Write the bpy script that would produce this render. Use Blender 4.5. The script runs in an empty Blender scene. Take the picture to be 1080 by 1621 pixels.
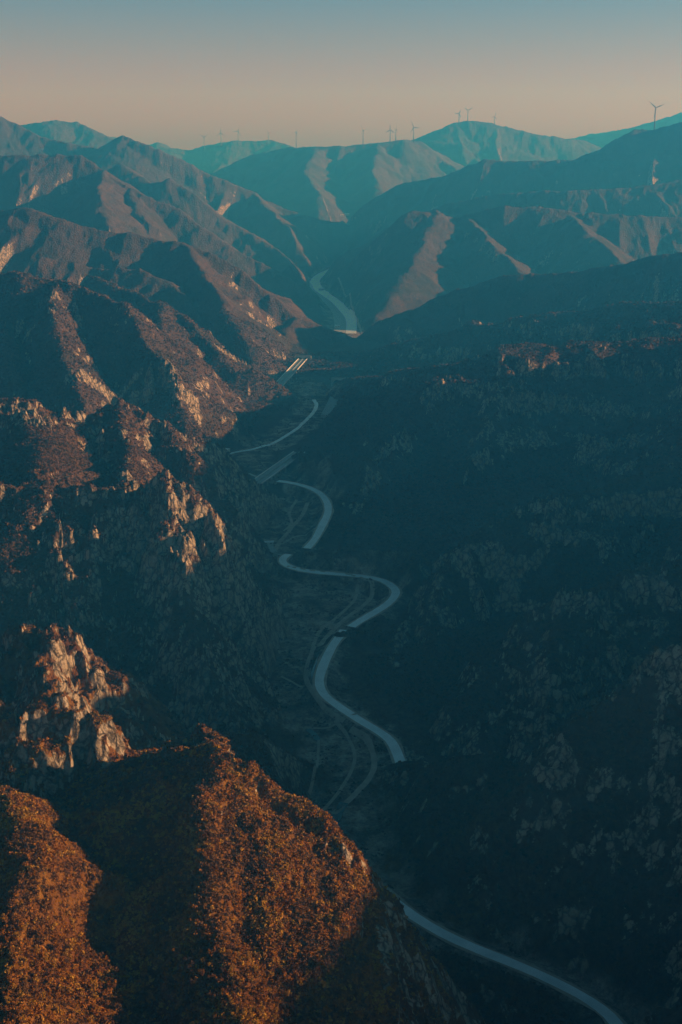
import bpy, math, random
import numpy as np
from concurrent.futures import ThreadPoolExecutor

# ------------------------------------------------------------------ camera
C = bpy.context.scene.collection
sc = bpy.context.scene
PITCH = math.radians(15.5)
FPX = 2110.0                      # focal length in photo pixels (1080 x 1621)
cam_d = bpy.data.cameras.new("camera")
cam_d.sensor_fit = 'VERTICAL'; cam_d.sensor_height = 24.0
cam_d.lens = 24.0 * FPX / 1621.0
cam_d.clip_start = 1.0; cam_d.clip_end = 60000.0
cam = bpy.data.objects.new("camera", cam_d); C.objects.link(cam)
cam.location = (0, 0, 0)
cam.rotation_euler = (math.pi / 2 - PITCH, 0, 0)
sc.camera = cam

# ------------------------------------------------------------------ light
SUN_EL = math.radians(14.0)
SUN_AZ = math.radians(2.0)       # from +x, a little ahead of the camera
sd = (math.cos(SUN_EL) * math.cos(SUN_AZ), math.cos(SUN_EL) * math.sin(SUN_AZ), math.sin(SUN_EL))
sun_d = bpy.data.lights.new("sun", 'SUN'); sun_d.energy = 5.0; sun_d.angle = math.radians(0.5)
sun_d.color = (1.0, 0.78, 0.62)
sun = bpy.data.objects.new("sun", sun_d); C.objects.link(sun)
from mathutils import Vector
sun.rotation_euler = Vector(sd).to_track_quat('Z', 'Y').to_euler()
sun.location = (900, -300, 600)

w = bpy.data.worlds.new("World"); sc.world = w; w.use_nodes = True
nt = w.node_tree; nt.nodes.clear()
out = nt.nodes.new('ShaderNodeOutputWorld'); bg = nt.nodes.new('ShaderNodeBackground')
sky = nt.nodes.new('ShaderNodeTexSky'); sky.sky_type = 'NISHITA'; sky.sun_disc = False
sky.sun_elevation = SUN_EL
sky.sun_rotation = math.atan2(sd[0], sd[1])
sky.altitude = 900; sky.air_density = 1.0; sky.dust_density = 2.0; sky.ozone_density = 1.5
tc = nt.nodes.new('ShaderNodeTexCoord'); sx = nt.nodes.new('ShaderNodeSeparateXYZ'); rp = nt.nodes.new('ShaderNodeValToRGB')
nt.links.new(tc.outputs['Generated'], sx.inputs[0]); nt.links.new(sx.outputs[2], rp.inputs[0])
for i_, (p_, c_) in enumerate([(0, (.72, .42, .50)), (.05, (.57, .36, .49)), (.1, (.32, .36, .53)), (.35, (.145, .185, .21)), (1, (.125, .165, .17))]):
    e_ = rp.color_ramp.elements[i_] if i_ < 2 else rp.color_ramp.elements.new(p_)
    e_.position = p_; e_.color = (*c_, 1)
mx = nt.nodes.new('ShaderNodeMix'); mx.data_type = 'RGBA'; mx.blend_type = 'MULTIPLY'; mx.inputs[0].default_value = 1
nt.links.new(sky.outputs[0], mx.inputs[6]); nt.links.new(rp.outputs[0], mx.inputs[7])
nt.links.new(mx.outputs[2], bg.inputs[0]); bg.inputs[1].default_value = 0.15
nt.links.new(bg.outputs[0], out.inputs[0])
sc.view_settings.view_transform = 'Standard'; sc.view_settings.look = 'None'
sc.view_settings.exposure = 0.4; sc.view_settings.gamma = 1.0
try:
    sc.cycles.use_denoising = True
    sc.cycles.max_bounces = 4; sc.cycles.diffuse_bounces = 2; sc.cycles.volume_bounces = 0
    sc.cycles.glossy_bounces = 2; sc.cycles.transmission_bounces = 2
except Exception:
    pass

# ------------------------------------------------------------------ picture ray -> place
def ray(u, v):
    a = (u - 540.0) / FPX; b = -(v - 810.5) / FPX
    y = math.cos(PITCH) + b * math.sin(PITCH)
    z = -math.sin(PITCH) + b * math.cos(PITCH)
    return a / y, z / y
def P(u, v, Y):
    rx, rz = ray(u, v)
    return (rx * Y, Y, rz * Y)
FY = [0, 700, 1300, 1900, 2300, 2600, 3800, 6650, 9400, 20000]
FZ = [-530, -525, -503, -480, -466, -464, -522, -578, -594, -600]
def zfloor(y):
    return np.interp(y, FY, FZ)
def G(u, v, dz=0.0):                # where the sight line meets the valley floor
    rx, rz = ray(u, v)
    Y = 1500.0
    for _ in range(60):
        Y = 0.5 * Y + 0.5 * (float(zfloor(Y)) + dz) / rz
    return (rx * Y, Y, float(zfloor(Y)) + dz)

# ------------------------------------------------------------------ noise
def _hash(ix, iy, seed):
    h = (ix * np.uint32(374761393) + iy * np.uint32(668265263) + np.uint32(seed * 2654435761 & 0xffffffff))
    h = (h ^ (h >> np.uint32(13))) * np.uint32(1274126177)
    return h ^ (h >> np.uint32(16))
_ga = np.arange(16) * (2 * math.pi / 16)
_GX = np.cos(_ga).astype(np.float32); _GY = np.sin(_ga).astype(np.float32)
def perlin(x, y, seed=0):
    xf = np.floor(x); yf = np.floor(y)
    fx = (x - xf).astype(np.float32); fy = (y - yf).astype(np.float32)
    ix = xf.astype(np.int64).astype(np.uint32); iy = yf.astype(np.int64).astype(np.uint32)
    u = fx * fx * fx * (fx * (fx * 6 - 15) + 10); v = fy * fy * fy * (fy * (fy * 6 - 15) + 10)
    one = np.uint32(1)
    def g(ax, ay, dx, dy):
        h = _hash(ax, ay, seed) & np.uint32(15)
        return _GX[h] * dx + _GY[h] * dy
    n00 = g(ix, iy, fx, fy); n10 = g(ix + one, iy, fx - 1, fy)
    n01 = g(ix, iy + one, fx, fy - 1); n11 = g(ix + one, iy + one, fx - 1, fy - 1)
    a = n00 + u * (n10 - n00); b = n01 + u * (n11 - n01)
    return (a + v * (b - a)) * 1.4
def sstep(a, b, x):
    t = np.clip((x - a) / (b - a), 0, 1)
    return t * t * (3 - 2 * t)
def smax(a, b, k):
    h = np.clip(0.5 + 0.5 * (a - b) / k, 0, 1)
    return b + (a - b) * h + k * h * (1 - h)
def smin(a, b, k):
    return -smax(-a, -b, k)

# ------------------------------------------------------------------ ridges of the land
# each: points (u, v, Y) on the crest, slope, crest radius, gully wavelength, gully strength
R = []
def far_y(Y):                       # the country beyond the narrows lies farther off
    return Y if Y <= 2400 else 2400 + (Y - 2400) * 1.7
def ridge(pts, s=0.75, r=6.0, L=90.0, g=0.35):
    Ym = sum(p[2] for p in pts) / len(pts); k = far_y(Ym) / Ym
    if Ym < 2300 and sum(p[0] for p in pts) / len(pts) > 600: g, L = g * 1.55, L * 1.35      # deep ravines on the shaded side
    R.append(([P(p[0], p[1], far_y(p[2])) for p in pts], s, r * k, L * k, g))

# near left hill (autumn wood)
ridge([(-260,1230,640),(-120,1235,650),(-20,1262,640),(20,1275,625),(35,1310,590),(30,1390,555),(20,1490,520),(20,1600,480),(20,1720,430)], .75, 8, 45, .3)
ridge([(225,1246,655),(270,1207,655),(330,1190,650),(400,1215,640),(430,1243,635),(480,1265,630),(520,1300,622),(553,1350,612),(575,1440,590),(600,1560,575),(625,1700,560)], 1.75, 7, 40, .2)
ridge([(330,1192,650),(322,1260,622),(322,1340,590),(335,1420,560),(350,1500,532),(372,1600,500),(390,1720,455)], .8, 9, 45, .25)
ridge([(345,1196,650),(385,1300,613),(420,1420,573),(450,1560,530),(470,1700,480)], .55, 25, 45, .12)
# crag above it on the left
ridge([(-200,1120,730),(0,1140,725),(55,1128,722),(110,1138,720),(160,1162,718),(188,1195,716),(213,1228,714),(240,1262,712)], 1.3, 4, 35, .45)
# second peak
ridge([(-200,1060,900),(0,1030,890),(40,1006,885),(80,999,880),(120,1024,878),(152,1066,876),(185,1092,874),(216,1132,872),(250,1168,868),(330,1215,850)], 1.05, 4, 45, .45)
ridge([(80,1000,880),(75,1060,845),(85,1100,815)], 1.2, 5, 35, .4)
ridge([(250,1168,868),(330,1170,900),(420,1150,930),(440,1170,935)], .9, 6, 45, .4)
# big cliff mountain
ridge([(-300,800,1300),(-100,775,1290),(0,778,1285),(60,780,1280),(120,782,1280),(190,786,1282),(240,768,1280),(262,762,1278),(290,785,1268),(312,812,1262),(330,836,1256)], 1.3, 6, 60, .7)
ridge([(262,762,1278),(268,830,1225),(285,880,1195)], 1.8, 12, 50, .5)
ridge([(330,840,1250),(345,825,1235),(370,833,1228),(388,858,1222),(400,885,1215),(415,930,1205),(440,985,1190)], 1.9, 6, 45, .6)
ridge([(190,786,1282),(150,850,1235),(140,900,1200),(130,960,1165)], 1.35, 10, 60, .5)
ridge([(285,880,1195),(300,980,1130),(330,1060,1080),(370,1130,1050)], 1.2, 8, 50, .7)
# bench behind it and the spur with the long shadow
ridge([(-200,640,1560),(0,641,1560),(35,636,1560),(60,655,1560),(75,660,1558),(130,655,1600),(190,640,1620),(225,655,1610),(262,678,1600),(320,700,1640),(350,716,1690),(378,744,1720),(412,768,1750),(445,792,1775),(455,806,1780)], 1.05, 5, 60, .55)
ridge([(190,640,1620),(200,690,1520),(200,740,1400),(190,772,1300)], 1.0, 10, 60, .5)
ridge([(262,678,1600),(285,705,1540),(310,735,1500)], 1.1, 8, 60, .5)
ridge([(35,640,1560),(60,700,1440),(80,770,1290)], .65, 24, 70, .3)
ridge([(0,641,1556),(20,634,1556),(45,636,1556),(62,655,1556)], 2.6, 3, 20, .5)
# next mountain up the valley on the left
ridge([(-250,425,2450),(0,433,2420),(50,434,2400),(92,446,2380),(150,464,2330),(195,480,2280),(215,505,2240),(222,540,2190),(262,578,2120),(290,605,2080),(305,640,2050)], .9, 6, 90, .55)
ridge([(92,446,2380),(75,500,2230),(100,560,2090),(125,620,1960)], 1.0, 8, 80, .5)
ridge([(-150,520,2300),(0,525,2250),(20,600,2050)], .9, 8, 80, .5)
ridge([(150,440,2700),(200,462,2650),(240,478,2600),(266,482,2560),(300,512,2520),(340,556,2470),(372,588,2440),(400,584,2440),(445,612,2430),(485,640,2420),(492,648,2412)], .8, 6, 90, .5)
ridge([(266,482,2560),(235,540,2400)], .8, 8, 80, .5)
ridge([(492,648,2412),(440,700,2240),(400,715,2170)], .6, 10, 60, .3)
ridge([(60,408,2900),(150,425,2900),(225,428,2890),(262,446,2870),(300,490,2800),(340,520,2740),(372,545,2700)], .75, 8, 90, .5)
# long ridge that reaches over to the right side
ridge([(-300,345,3300),(-100,330,3200),(0,331,3150),(50,332,3130),(100,350,3110),(150,366,3090),(200,371,3080),(250,381,3070),(290,386,3060),(330,400,3040),(380,430,3010),(430,468,2980),(480,502,2940),(520,518,2920),(548,526,2900),(566,536,2890),(600,530,2900)], .68, 7, 130, .5)
ridge([(290,386,3060),(320,430,2900),(350,480,2780),(384,540,2640)], .7, 10, 100, .5)
ridge([(480,502,2940),(440,545,2800)], .7, 10, 100, .4)
# darker ridges behind
ridge([(-300,260,4100),(0,249,4000),(60,244,4000),(125,248,3980),(165,270,3950),(205,300,3900),(235,312,3870),(275,330,3840),(310,358,3800),(360,386,3770),(410,416,3740),(450,440,3700),(480,455,3680)], .72, 9, 150, .55)
ridge([(165,270,3950),(160,320,3700),(170,360,3550)], .7, 10, 130, .5)
ridge([(205,300,3900),(228,350,3720)], .7, 10, 130, .5)
ridge([(190,260,4600),(240,290,4500),(270,284,4450),(310,310,4400),(350,345,4350),(400,370,4300),(440,392,4250),(470,420,4150),(490,432,4100)], .72, 9, 150, .5)
ridge([(-300,200,5400),(0,185,5300),(20,195,5280),(60,216,5240),(110,226,5200),(150,236,5180),(190,215,5150),(215,224,5120),(250,236,5100),(300,260,5080),(350,286,5060),(400,306,5040),(450,332,5020),(500,346,5000),(540,352,5050),(575,372,5120),(592,392,5200)], .68, 10, 180, .55)
ridge([(400,306,5040),(440,345,4800),(480,375,4650),(515,400,4560)], .7, 10, 160, .5)
ridge([(500,346,5000),(530,385,4850)], .7, 10, 150, .4)
ridge([(-300,215,7200),(20,200,7000),(90,191,7000),(120,193,7000),(150,206,6950),(176,220,6900),(230,250,6800)], .6, 14, 250, .5)
ridge([(176,216,8800),(235,230,8800),(250,226,8800),(268,234,8800),(300,238,8800),(330,229,8800),(370,223,8800),(430,222,8800),(462,232,8700),(500,245,8700)], .5, 20, 300, .4)
ridge([(330,275,6900),(400,246,6800),(460,233,6700),(500,233,6600),(550,231,6600),(600,227,6600),(640,222,6600),(670,225,6700),(700,245,6800)], .6, 14, 220, .5)
ridge([(500,233,6600),(480,270,6200),(510,310,5900)], .6, 14, 200, .5)
ridge([(600,227,6600),(590,270,6200),(600,300,6000)], .6, 14, 200, .5)
ridge([(640,226,7600),(680,212,7500),(718,195,7500),(740,191,7500),(770,194,7500),(800,201,7500),(850,213,7450),(880,217,7450),(900,221,7450),(925,222,7500)], .55, 16, 220, .45)
ridge([(880,222,9200),(910,219,9200),(935,212,9200),(975,208,9100),(1010,200,9000),(1045,190,8800),(1080,179,8600),(1300,150,8400)], .5, 20, 300, .4)
# right side, far to near
ridge([(1500,150,4700),(1300,170,4750),(1150,188,4800),(1080,194,4800),(1050,203,4820),(1036,206,4830),(1000,207,4840),(975,222,4850),(942,250,4880),(905,254,4900),(850,255,4920),(800,255,4950),(765,253,4980),(740,262,5000),(700,279,5030),(670,286,5060),(640,290,5100),(610,311,5150),(582,332,5200),(566,350,5260)], .62, 10, 180, .5)
ridge([(1400,260,4250),(1080,286,4250),(1000,299,4250),(900,303,4250),(820,303,4300),(760,314,4320),(700,325,4350),(655,338,4380)], .5, 12, 150, .5)
ridge([(1400,330,3800),(1200,340,3800),(1080,346,3800),(1000,342,3800),(900,336,3820),(850,329,3840),(800,328,3850),(760,335,3860),(720,345,3860),(690,334,3850),(650,335,3840),(620,342,3840),(590,352,3850),(560,372,3870),(540,396,3900),(525,420,3930)], .62, 12, 160, .45)
ridge([(740,340,3860),(770,380,3650),(800,410,3520),(830,440,3400)], .6, 10, 130, .45)
ridge([(900,336,3820),(935,370,3650),(980,410,3500),(1000,430,3420)], .6, 10, 130, .45)
ridge([(690,334,3850),(665,400,3600),(640,450,3400),(600,500,3280)], .5, 16, 130, .3)
ridge([(1400,350,2700),(1200,385,2750),(1080,401,2800),(1000,416,2820),(950,426,2840),(900,432,2860),(850,437,2880),(800,441,2890),(760,449,2900),(720,461,2910),(690,476,2915),(650,492,2920),(620,510,2925),(590,530,2920)], .55, 8, 110, .45)
ridge([(1080,480,2450),(900,495,2500),(820,505,2520),(750,515,2560),(690,530,2560),(620,545,2600)], .5, 8, 90, .5)
ridge([(1400,560,2100),(1150,540,2180),(1080,532,2200),(1000,548,2200),(950,547,2200),(900,546,2200),(850,548,2200),(800,553,2200),(740,566,2210),(700,585,2220),(640,600,2240),(580,610,2280)], .5, 26, 80, .4)
ridge([(1000,560,2190),(990,640,2000),(960,720,1840)], .7, 8, 70, .5)
ridge([(800,556,2195),(790,620,2040),(765,680,1930),(740,740,1850)], .75, 8, 70, .5)
ridge([(700,585,2220),(660,650,2080),(620,710,1960),(590,760,1870)], .7, 8, 70, .5)
ridge([(1400,770,1450),(1200,740,1480),(1080,736,1500),(1030,742,1490),(980,765,1470),(930,785,1450),(900,789,1440),(870,794,1430),(820,804,1420),(782,820,1415),(764,832,1410),(740,862,1400),(715,885,1392),(695,905,1385),(672,960,1370)], .95, 5, 60, .55)
ridge([(695,905,1385),(700,960,1320),(690,1020,1260)], 1.1, 6, 50, .5)
ridge([(1400,930,1120),(1200,905,1130),(1080,893,1140),(1030,895,1140),(985,899,1140),(950,912,1138),(920,927,1136),(890,950,1132),(860,968,1128),(840,985,1124),(820,1025,1118),(800,1062,1112),(770,1110,1105),(735,1150,1100),(690,1185,1095),(640,1196,1090)], 1.0, 5, 50, .55)
ridge([(890,950,1132),(880,1050,1060),(870,1150,1000),(900,1250,950)], 1.1, 6, 45, .5)
ridge([(1400,900,800),(1200,960,830),(1110,1000,850),(1075,1030,860),(1050,1070,865),(1040,1120,868),(1035,1200,872),(1028,1290,876),(1000,1380,880)], 1.1, 5, 40, .5)
ridge([(1500,1150,640),(1250,1300,720),(1120,1420,780)], .9, 6, 40, .5)
EDGE = [P(*p) for p in [(318,1192,652),(335,1191,650),(400,1215,640),(430,1243,635),(480,1265,630),(520,1300,622),(553,1350,612),(585,1440,595),(610,1540,570),(625,1640,540),(640,1800,480)]]
# unseen high ground added beyond the right edge, shaped to block the sun
def wridge(pts, s=.6, r=14, L=140, g=.4):
    R.append((pts, s, r, L, g))
wridge([(415,730,-232),(420,900,-230),(428,1090,-240),(433,1125,-345),(440,1160,-345),(446,1190,-255),(462,1370,-258),(470,1410,-330)], 1.8, g=.15)  # added out of view to shade the air over the right slopes
wridge([(690,-400,70),(690,320,60),(715,370,-60),(738,405,-150)], 1.5, g=.12)  # steep wall added out of view, keeps sun off the nearest air
wridge([(745,415,-178),(755,520,-175),(770,640,-174),(790,720,-168),(830,880,-165),(850,1100,-155),(860,1145,-228),(868,1200,-125),(880,1360,-122),(895,1430,-228),(905,1500,-110),(930,1700,-90),(955,1900,-92),(1010,2060,-130),(1040,2180,-195),(1090,2380,-205),(1300,2900,-165)], .6, g=.12)  # crest heights set the shade line on the left, notches let rims catch sun
wridge([(-700,300,-260),(-800,900,-230),(-900,1600,-200),(-1200,2400,-150)], .5)

# ------------------------------------------------------------------ the valley bottom
VALLEY = [  # (u, v, half width)
 [(985,1640,16),(900,1570,14),(800,1525,14),(700,1480,16),(625,1425,18),(560,1340,22),(545,1260,24),(590,1205,24),(565,1160,26),(530,1120,24),(505,1080,22),(505,1040,20),(530,1000,26),(585,965,30),(610,925,30),(560,908,30),(500,895,28),(455,875,34),(445,850,34),(470,820,34),(495,795,34),(480,770,30),(430,748,26),(385,722,26),(430,705,30),(475,675,34),(500,650,34),(515,630,36),(490,612,30),(450,598,26)],
 [(425,915,16),(455,930,26),(520,935,30),(490,965,34),(500,1000,30),(478,1040,26),(475,1090,28),(500,1140,30),(545,1200,26)],
 [(425,856,14),(440,852,20),(450,850,24)],
 [(548,545,40),(545,515,46),(530,485,40),(510,462,36),(498,445,34),(515,430,30),(540,418,30)],
]
VAL = [[(*G(u, v), hw) for u, v, hw in line] for line in VALLEY]

ROADS = {}   # name -> (pixel path, lift, half width)
ROADS['a'] = ([(486,868),(495,858),(502,848),(510,832),(519,812),(518,796),(508,782),(490,772),(465,765),(440,761)], 8, 5.0)
ROADS['b'] = ([(457,877),(448,884),(450,892),(465,899),(495,905),(540,909),(580,913),(606,919),(622,929),(627,938),(620,950),(605,962),(585,974),(568,984),(556,992)], 7, 5.0)
ROADS['c'] = ([(545,997),(538,1007),(527,1022),(515,1046),(507,1068),(506,1084),(514,1100),(535,1117),(570,1140),(600,1158),(618,1172),(628,1190),(636,1212),(645,1235)], 7, 4.6)
ROADS['d'] = ([(590,1400),(620,1424),(655,1450),(700,1477),(750,1500),(800,1520),(850,1541),(900,1565),(935,1585),(965,1608),(990,1640)], 6, 4.2)
TOES = [(G(650, 868, 45), G(474, 872, 13), .95), (G(640, 1004, 14), G(566, 998, 11), .8), (G(566, 998, 11), G(536, 1003, 9), .9), (G(780, 1195, 70), G(622, 1212, 12), .8),
        (G(570, 722, 60), G(469, 717, 17), .9), (G(610, 674, 60), G(525, 665, 9), .9), (G(640, 592, 80), G(546, 603, 24), .9)]
def spline(pts, step):
    pts = [np.array(p, float) for p in pts]
    q = [2 * pts[0] - pts[1]] + pts + [2 * pts[-1] - pts[-2]]
    res = []
    for i in range(1, len(q) - 2):
        n = max(2, int(np.linalg.norm(q[i + 1] - q[i]) / step))
        for k in range(n):
            t = k / n
            res.append(0.5 * ((2 * q[i]) + (-q[i-1] + q[i+1]) * t + (2*q[i-1] - 5*q[i] + 4*q[i+1] - q[i+2]) * t*t + (-q[i-1] + 3*q[i] - 3*q[i+1] + q[i+2]) * t**3))
    res.append(q[-2])
    return np.array(res)
ROADW = {k: (spline([G(u, v, lift) for u, v in px], 9.0), hw) for k, (px, lift, hw) in ROADS.items()}
TRIM = {'a': (5, 1), 'b': (2, 4), 'c': (4, 8), 'd': (1, 1)}

# ------------------------------------------------------------------ height of the land at (x, y)
def seg_d(x, y, a, b):
    dx, dy = b[0] - a[0], b[1] - a[1]
    L2 = dx * dx + dy * dy + 1e-6
    t = np.clip(((x - a[0]) * dx + (y - a[1]) * dy) / L2, 0, 1)
    ex = x - (a[0] + t * dx); ey = y - (a[1] + t * dy)
    side = np.sign(dx * ey - dy * ex)
    return np.sqrt(ex * ex + ey * ey), t, side, math.sqrt(L2)

def land(x, y):
    """x, y flat float arrays (one chunk) -> height, bed mask, road mask"""
    x = x.astype(np.float32); y = y.astype(np.float32)
    far = np.clip(y / 1500.0, 0.35, 3.0)
    fm = sstep(1200, 3200, y)
    wx = x + 6 * perlin(x / 62, y / 62, 1) + 22 * fm * perlin(x / 260, y / 260, 7) + 2.5 * perlin(x / 19, y / 19, 2)
    wy = y + 6 * perlin(x / 62 + 40, y / 62, 3) + 22 * fm * perlin(x / 260 + 30, y / 260, 8) + 2.5 * perlin(x / 19 + 9, y / 19, 4)
    zf = zfloor(y).astype(np.float32)
    # distance to the valley line
    dv = np.full(x.shape, 1e6, np.float32)
    for line in VAL:
        for a, b in zip(line[:-1], line[1:]):
            d, t, s, L = seg_d(wx, wy, a, b)
            dv = np.minimum(dv, d - (a[3] + t * (b[3] - a[3])))
    h = zf + np.clip(dv, 0, 700) * 0.10 + 6 * perlin(x / 60, y / 60, 5) * sstep(0, 60, dv)
    ylo, yhi = float(wy.min()), float(wy.max()); xlo, xhi = float(wx.min()), float(wx.max())
    zmin = float(zf.min()) - 5
    crag = np.zeros_like(h)
    # the outer face of the near hill falls away steeply
    cz_ = None
    if ylo < 1150:
        best = np.full(x.shape, 1e6, np.float32); cz_ = np.full(x.shape, 1e6, np.float32)
        for a, b in zip(EDGE[:-1], EDGE[1:]):
            d, t, side, L = seg_d(wx, wy, a, b)
            c = d < best
            side = np.where((wx < -62) & (wy > 600), -1, side)
            best = np.where(c, d, best)
            cz_ = np.where(c, np.where(side > 0, a[2] + t * (b[2] - a[2]) - 1.45 * d - 26 * np.abs(perlin(d / 70 + 5, (wx + wy) / 30, 91)) * np.clip(d / 14, 0, 1) + 2, 1e6), cz_)
    for k, (pts, s, r, Lw, g) in enumerate(R):
        arc = 0.0
        for a, b in zip(pts[:-1], pts[1:]):
            reach = (max(a[2], b[2]) - zmin) / s + 20
            L = math.hypot(b[0] - a[0], b[1] - a[1])
            if min(a[1], b[1]) - reach > yhi or max(a[1], b[1]) + reach < ylo or min(a[0], b[0]) - reach > xhi or max(a[0], b[0]) + reach < xlo:
                arc += L; continue
            m = (wy > min(a[1], b[1]) - reach) & (wy < max(a[1], b[1]) + reach) & (wx > min(a[0], b[0]) - reach) & (wx < max(a[0], b[0]) + reach)
            if not m.any():
                arc += L; continue
            xs, ys = wx[m], wy[m]
            d, t, side, L = seg_d(xs, ys, a, b)
            z = a[2] + t * (b[2] - a[2])
            dd = np.sqrt(d * d + r * r) - r
            al = (arc + t * L)
            n1 = np.abs(perlin(al / Lw + side * 7.3, d / (Lw * 3.5) + k * 3.1, 11 + k))
            n2 = np.abs(perlin(al / (Lw * .37) + side * 3.3, d / (Lw * 1.3), 60 + k))
            gl = np.minimum(d, Lw * 1.6) * g * (1 if Lw < 140 else .72) * (1.7 * n1 + 0.55 * n2 - .25)
            hr = z - s * dd - gl
            if k < 4 and cz_ is not None: hr = np.minimum(hr, cz_[m])
            if s > 1.0: crag[m] = np.maximum(crag[m], (1 - sstep(25, 90, d)) * sstep(-10, 10, hr - h[m]))
            h[m] = smax(h[m], hr, 5.0 if s < 1.5 else 3.0)
            arc += L
    above = np.clip((h - zf) / 120.0, 0, 1)
    # general roughness
    amp = above * (1 + .5 * fm)
    rg = 0
    for i, (lam, am) in enumerate([(150, 9), (70, 6.0 + 1 * fm), (34, 3.6 - .8 * fm), (17, 2.0 - .8 * fm), (8.5, 1.1)]):
        n = perlin(wx / lam + i * 5, wy / lam - i * 3, 20 + i)
        rg = rg + am * (0.55 - np.abs(n) * 1.7 if i < 4 else n)
    rg = rg + (1 - fm) * (.8 * perlin(wx / 4.4, wy / 4.4, 27) + .4 * perlin(x / 2.1, y / 2.1, 28))
    h = h + amp * rg * 0.5
    kn = .6 - np.abs(perlin(wx / 30, wy / 30, 71)) * 2
    crag = crag * (.2 + .8 * sstep(660, 700, y)) * (1 - .5 * sstep(950, 1100, y))
    h = h + crag * (7 * kn + 5.5 * (.5 - np.abs(perlin(wx / 13, wy / 13, 72)) * 2) + 2.5 * perlin(x / 5, y / 5, 73) + 6 * sstep(0, .08, perlin(wx / 24, wy / 24, 74)))
    # broken cliff bands: local steps in the slope
    cm = sstep(-.05, .3, perlin(x / 260 + 3, y / 260, 31) + .25 * perlin(x / 60, y / 60, 32))
    n = perlin(wx / 95, wy / 95, 33) + .30 * perlin(wx / 23, wy / 23, 34) + .20 * perlin(wx / 9, wy / 9, 35) + .1 * perlin(x / 4, y / 4, 38)
    cm = np.maximum(cm, .9 * sstep(80, 200, x) * (.4 + .6 * cm))
    cz = (1 - sstep(2300, 3200, y)) * (.35 + .65 * sstep(660, 760, y))
    cz = cz * (1 - .6 * sstep(1350, 1500, y) * (x < 60)) 
    h = h + above * cm * cz * (10 * sstep(-.05, .10, n) + 6 * sstep(.22, .32, n) - 8)
    # flat-lying rock beds
    T = 46.0
    q = (h + 10 * perlin(x / 300, y / 300, 36) + 9 * perlin(x / 90, y / 90, 39)) / T
    fr = q - np.floor(q)
    ter = (np.floor(q) + sstep(.22, .70, fr)) * T - q * T
    tm = sstep(0.0, .35, perlin(x / 380, y / 380, 37) + .15) * above
    h = h + ter * np.maximum(tm, .75 * above * sstep(60, 200, x)) * (.1 + .42 * sstep(-50, 150, x)) * (1 - sstep(2300, 3000, y)) * sstep(800, 1100, y)
    # keep the gorge open
    kc = 1.25 + 1.9 * sstep(930, 1000, y) * (1 - sstep(1850, 1950, y)) * (1 - sstep(-60, -30, x))
    dvn = dv + (kc - 1.25) * (5 * perlin(x / 26, y / 26, 43) + 3.5 * (.4 - np.abs(perlin(x / 13, y / 13, 44)) * 1.6) + 1.2 * perlin(x / 4.5, y / 4.5, 45)) * sstep(0, 20, dv)
    cap = zf + np.clip(dvn, 0, None) * kc + 2.0 * sstep(10, 40, dv)
    h = np.where(dv < 260, smin(h, cap, 6.0), h)
    for a, b, s_ in TOES:
        if min(a[1], b[1]) - 160 > yhi or max(a[1], b[1]) + 160 < ylo: continue
        d, t, side, L = seg_d(wx, wy, a, b)
        dd = np.sqrt(d * d + 36) - 6
        h = smax(h, a[2] + t * (b[2] - a[2]) - s_ * dd - .25 * np.minimum(d, 40) * np.abs(perlin(t * L / 30, d / 60 + side, 95)) * 2 + 1.5 * perlin(x / 12, y / 12, 96), 2.5)
        dv = np.maximum(dv, 6 - np.abs(h - (a[2] + t * (b[2] - a[2]) - s_ * dd)) * 3)
    bed = (1 - sstep(-4, 10, dv + 14 * perlin(x / 26, y / 26, 41)))
    h = np.maximum(h, zf - 3 + 1.2 * perlin(x / 14, y / 14, 42))
    # benches cut for the roads
    rd = np.zeros_like(h)
    for kname, (pts, hw) in ROADW.items():
        if pts[:, 1].min() - 60 > yhi or pts[:, 1].max() + 60 < ylo: continue
        best = np.full(x.shape, 1e6, np.float32); bz = np.zeros_like(best)
        tr0, tr1 = TRIM[kname]; pb = pts[tr0:-tr1]
        for a, b in zip(pb[:-1], pb[1:]):
            m = (y > min(a[1], b[1]) - 60) & (y < max(a[1], b[1]) + 60) & (x > min(a[0], b[0]) - 60) & (x < max(a[0], b[0]) + 60)
            if not m.any(): continue
            d, t, s, L = seg_d(x[m], y[m], a, b)
            c = d < best[m]
            bb = best[m]; zz = bz[m]
            bb[c] = d[c]; zz[c] = (a[2] + t * (b[2] - a[2]))[c]
            best[m] = bb; bz[m] = zz
        k = 1 - sstep(hw + 2.5, hw + 16, best)
        h = h + (bz - 0.9 - h) * k
        up = bz - .9 + np.clip(best - hw - 3, 0, None) * 1.3
        h = np.where(best < 40, np.minimum(h, np.maximum(up, bz - .9)), h)
        rd = np.maximum(rd, 1 - sstep(hw + 1, hw + 7, best))
    return h, bed.astype(np.float32), rd

def land_pts(x, y):
    return land(np.asarray(x, np.float32), np.asarray(y, np.float32))

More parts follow.
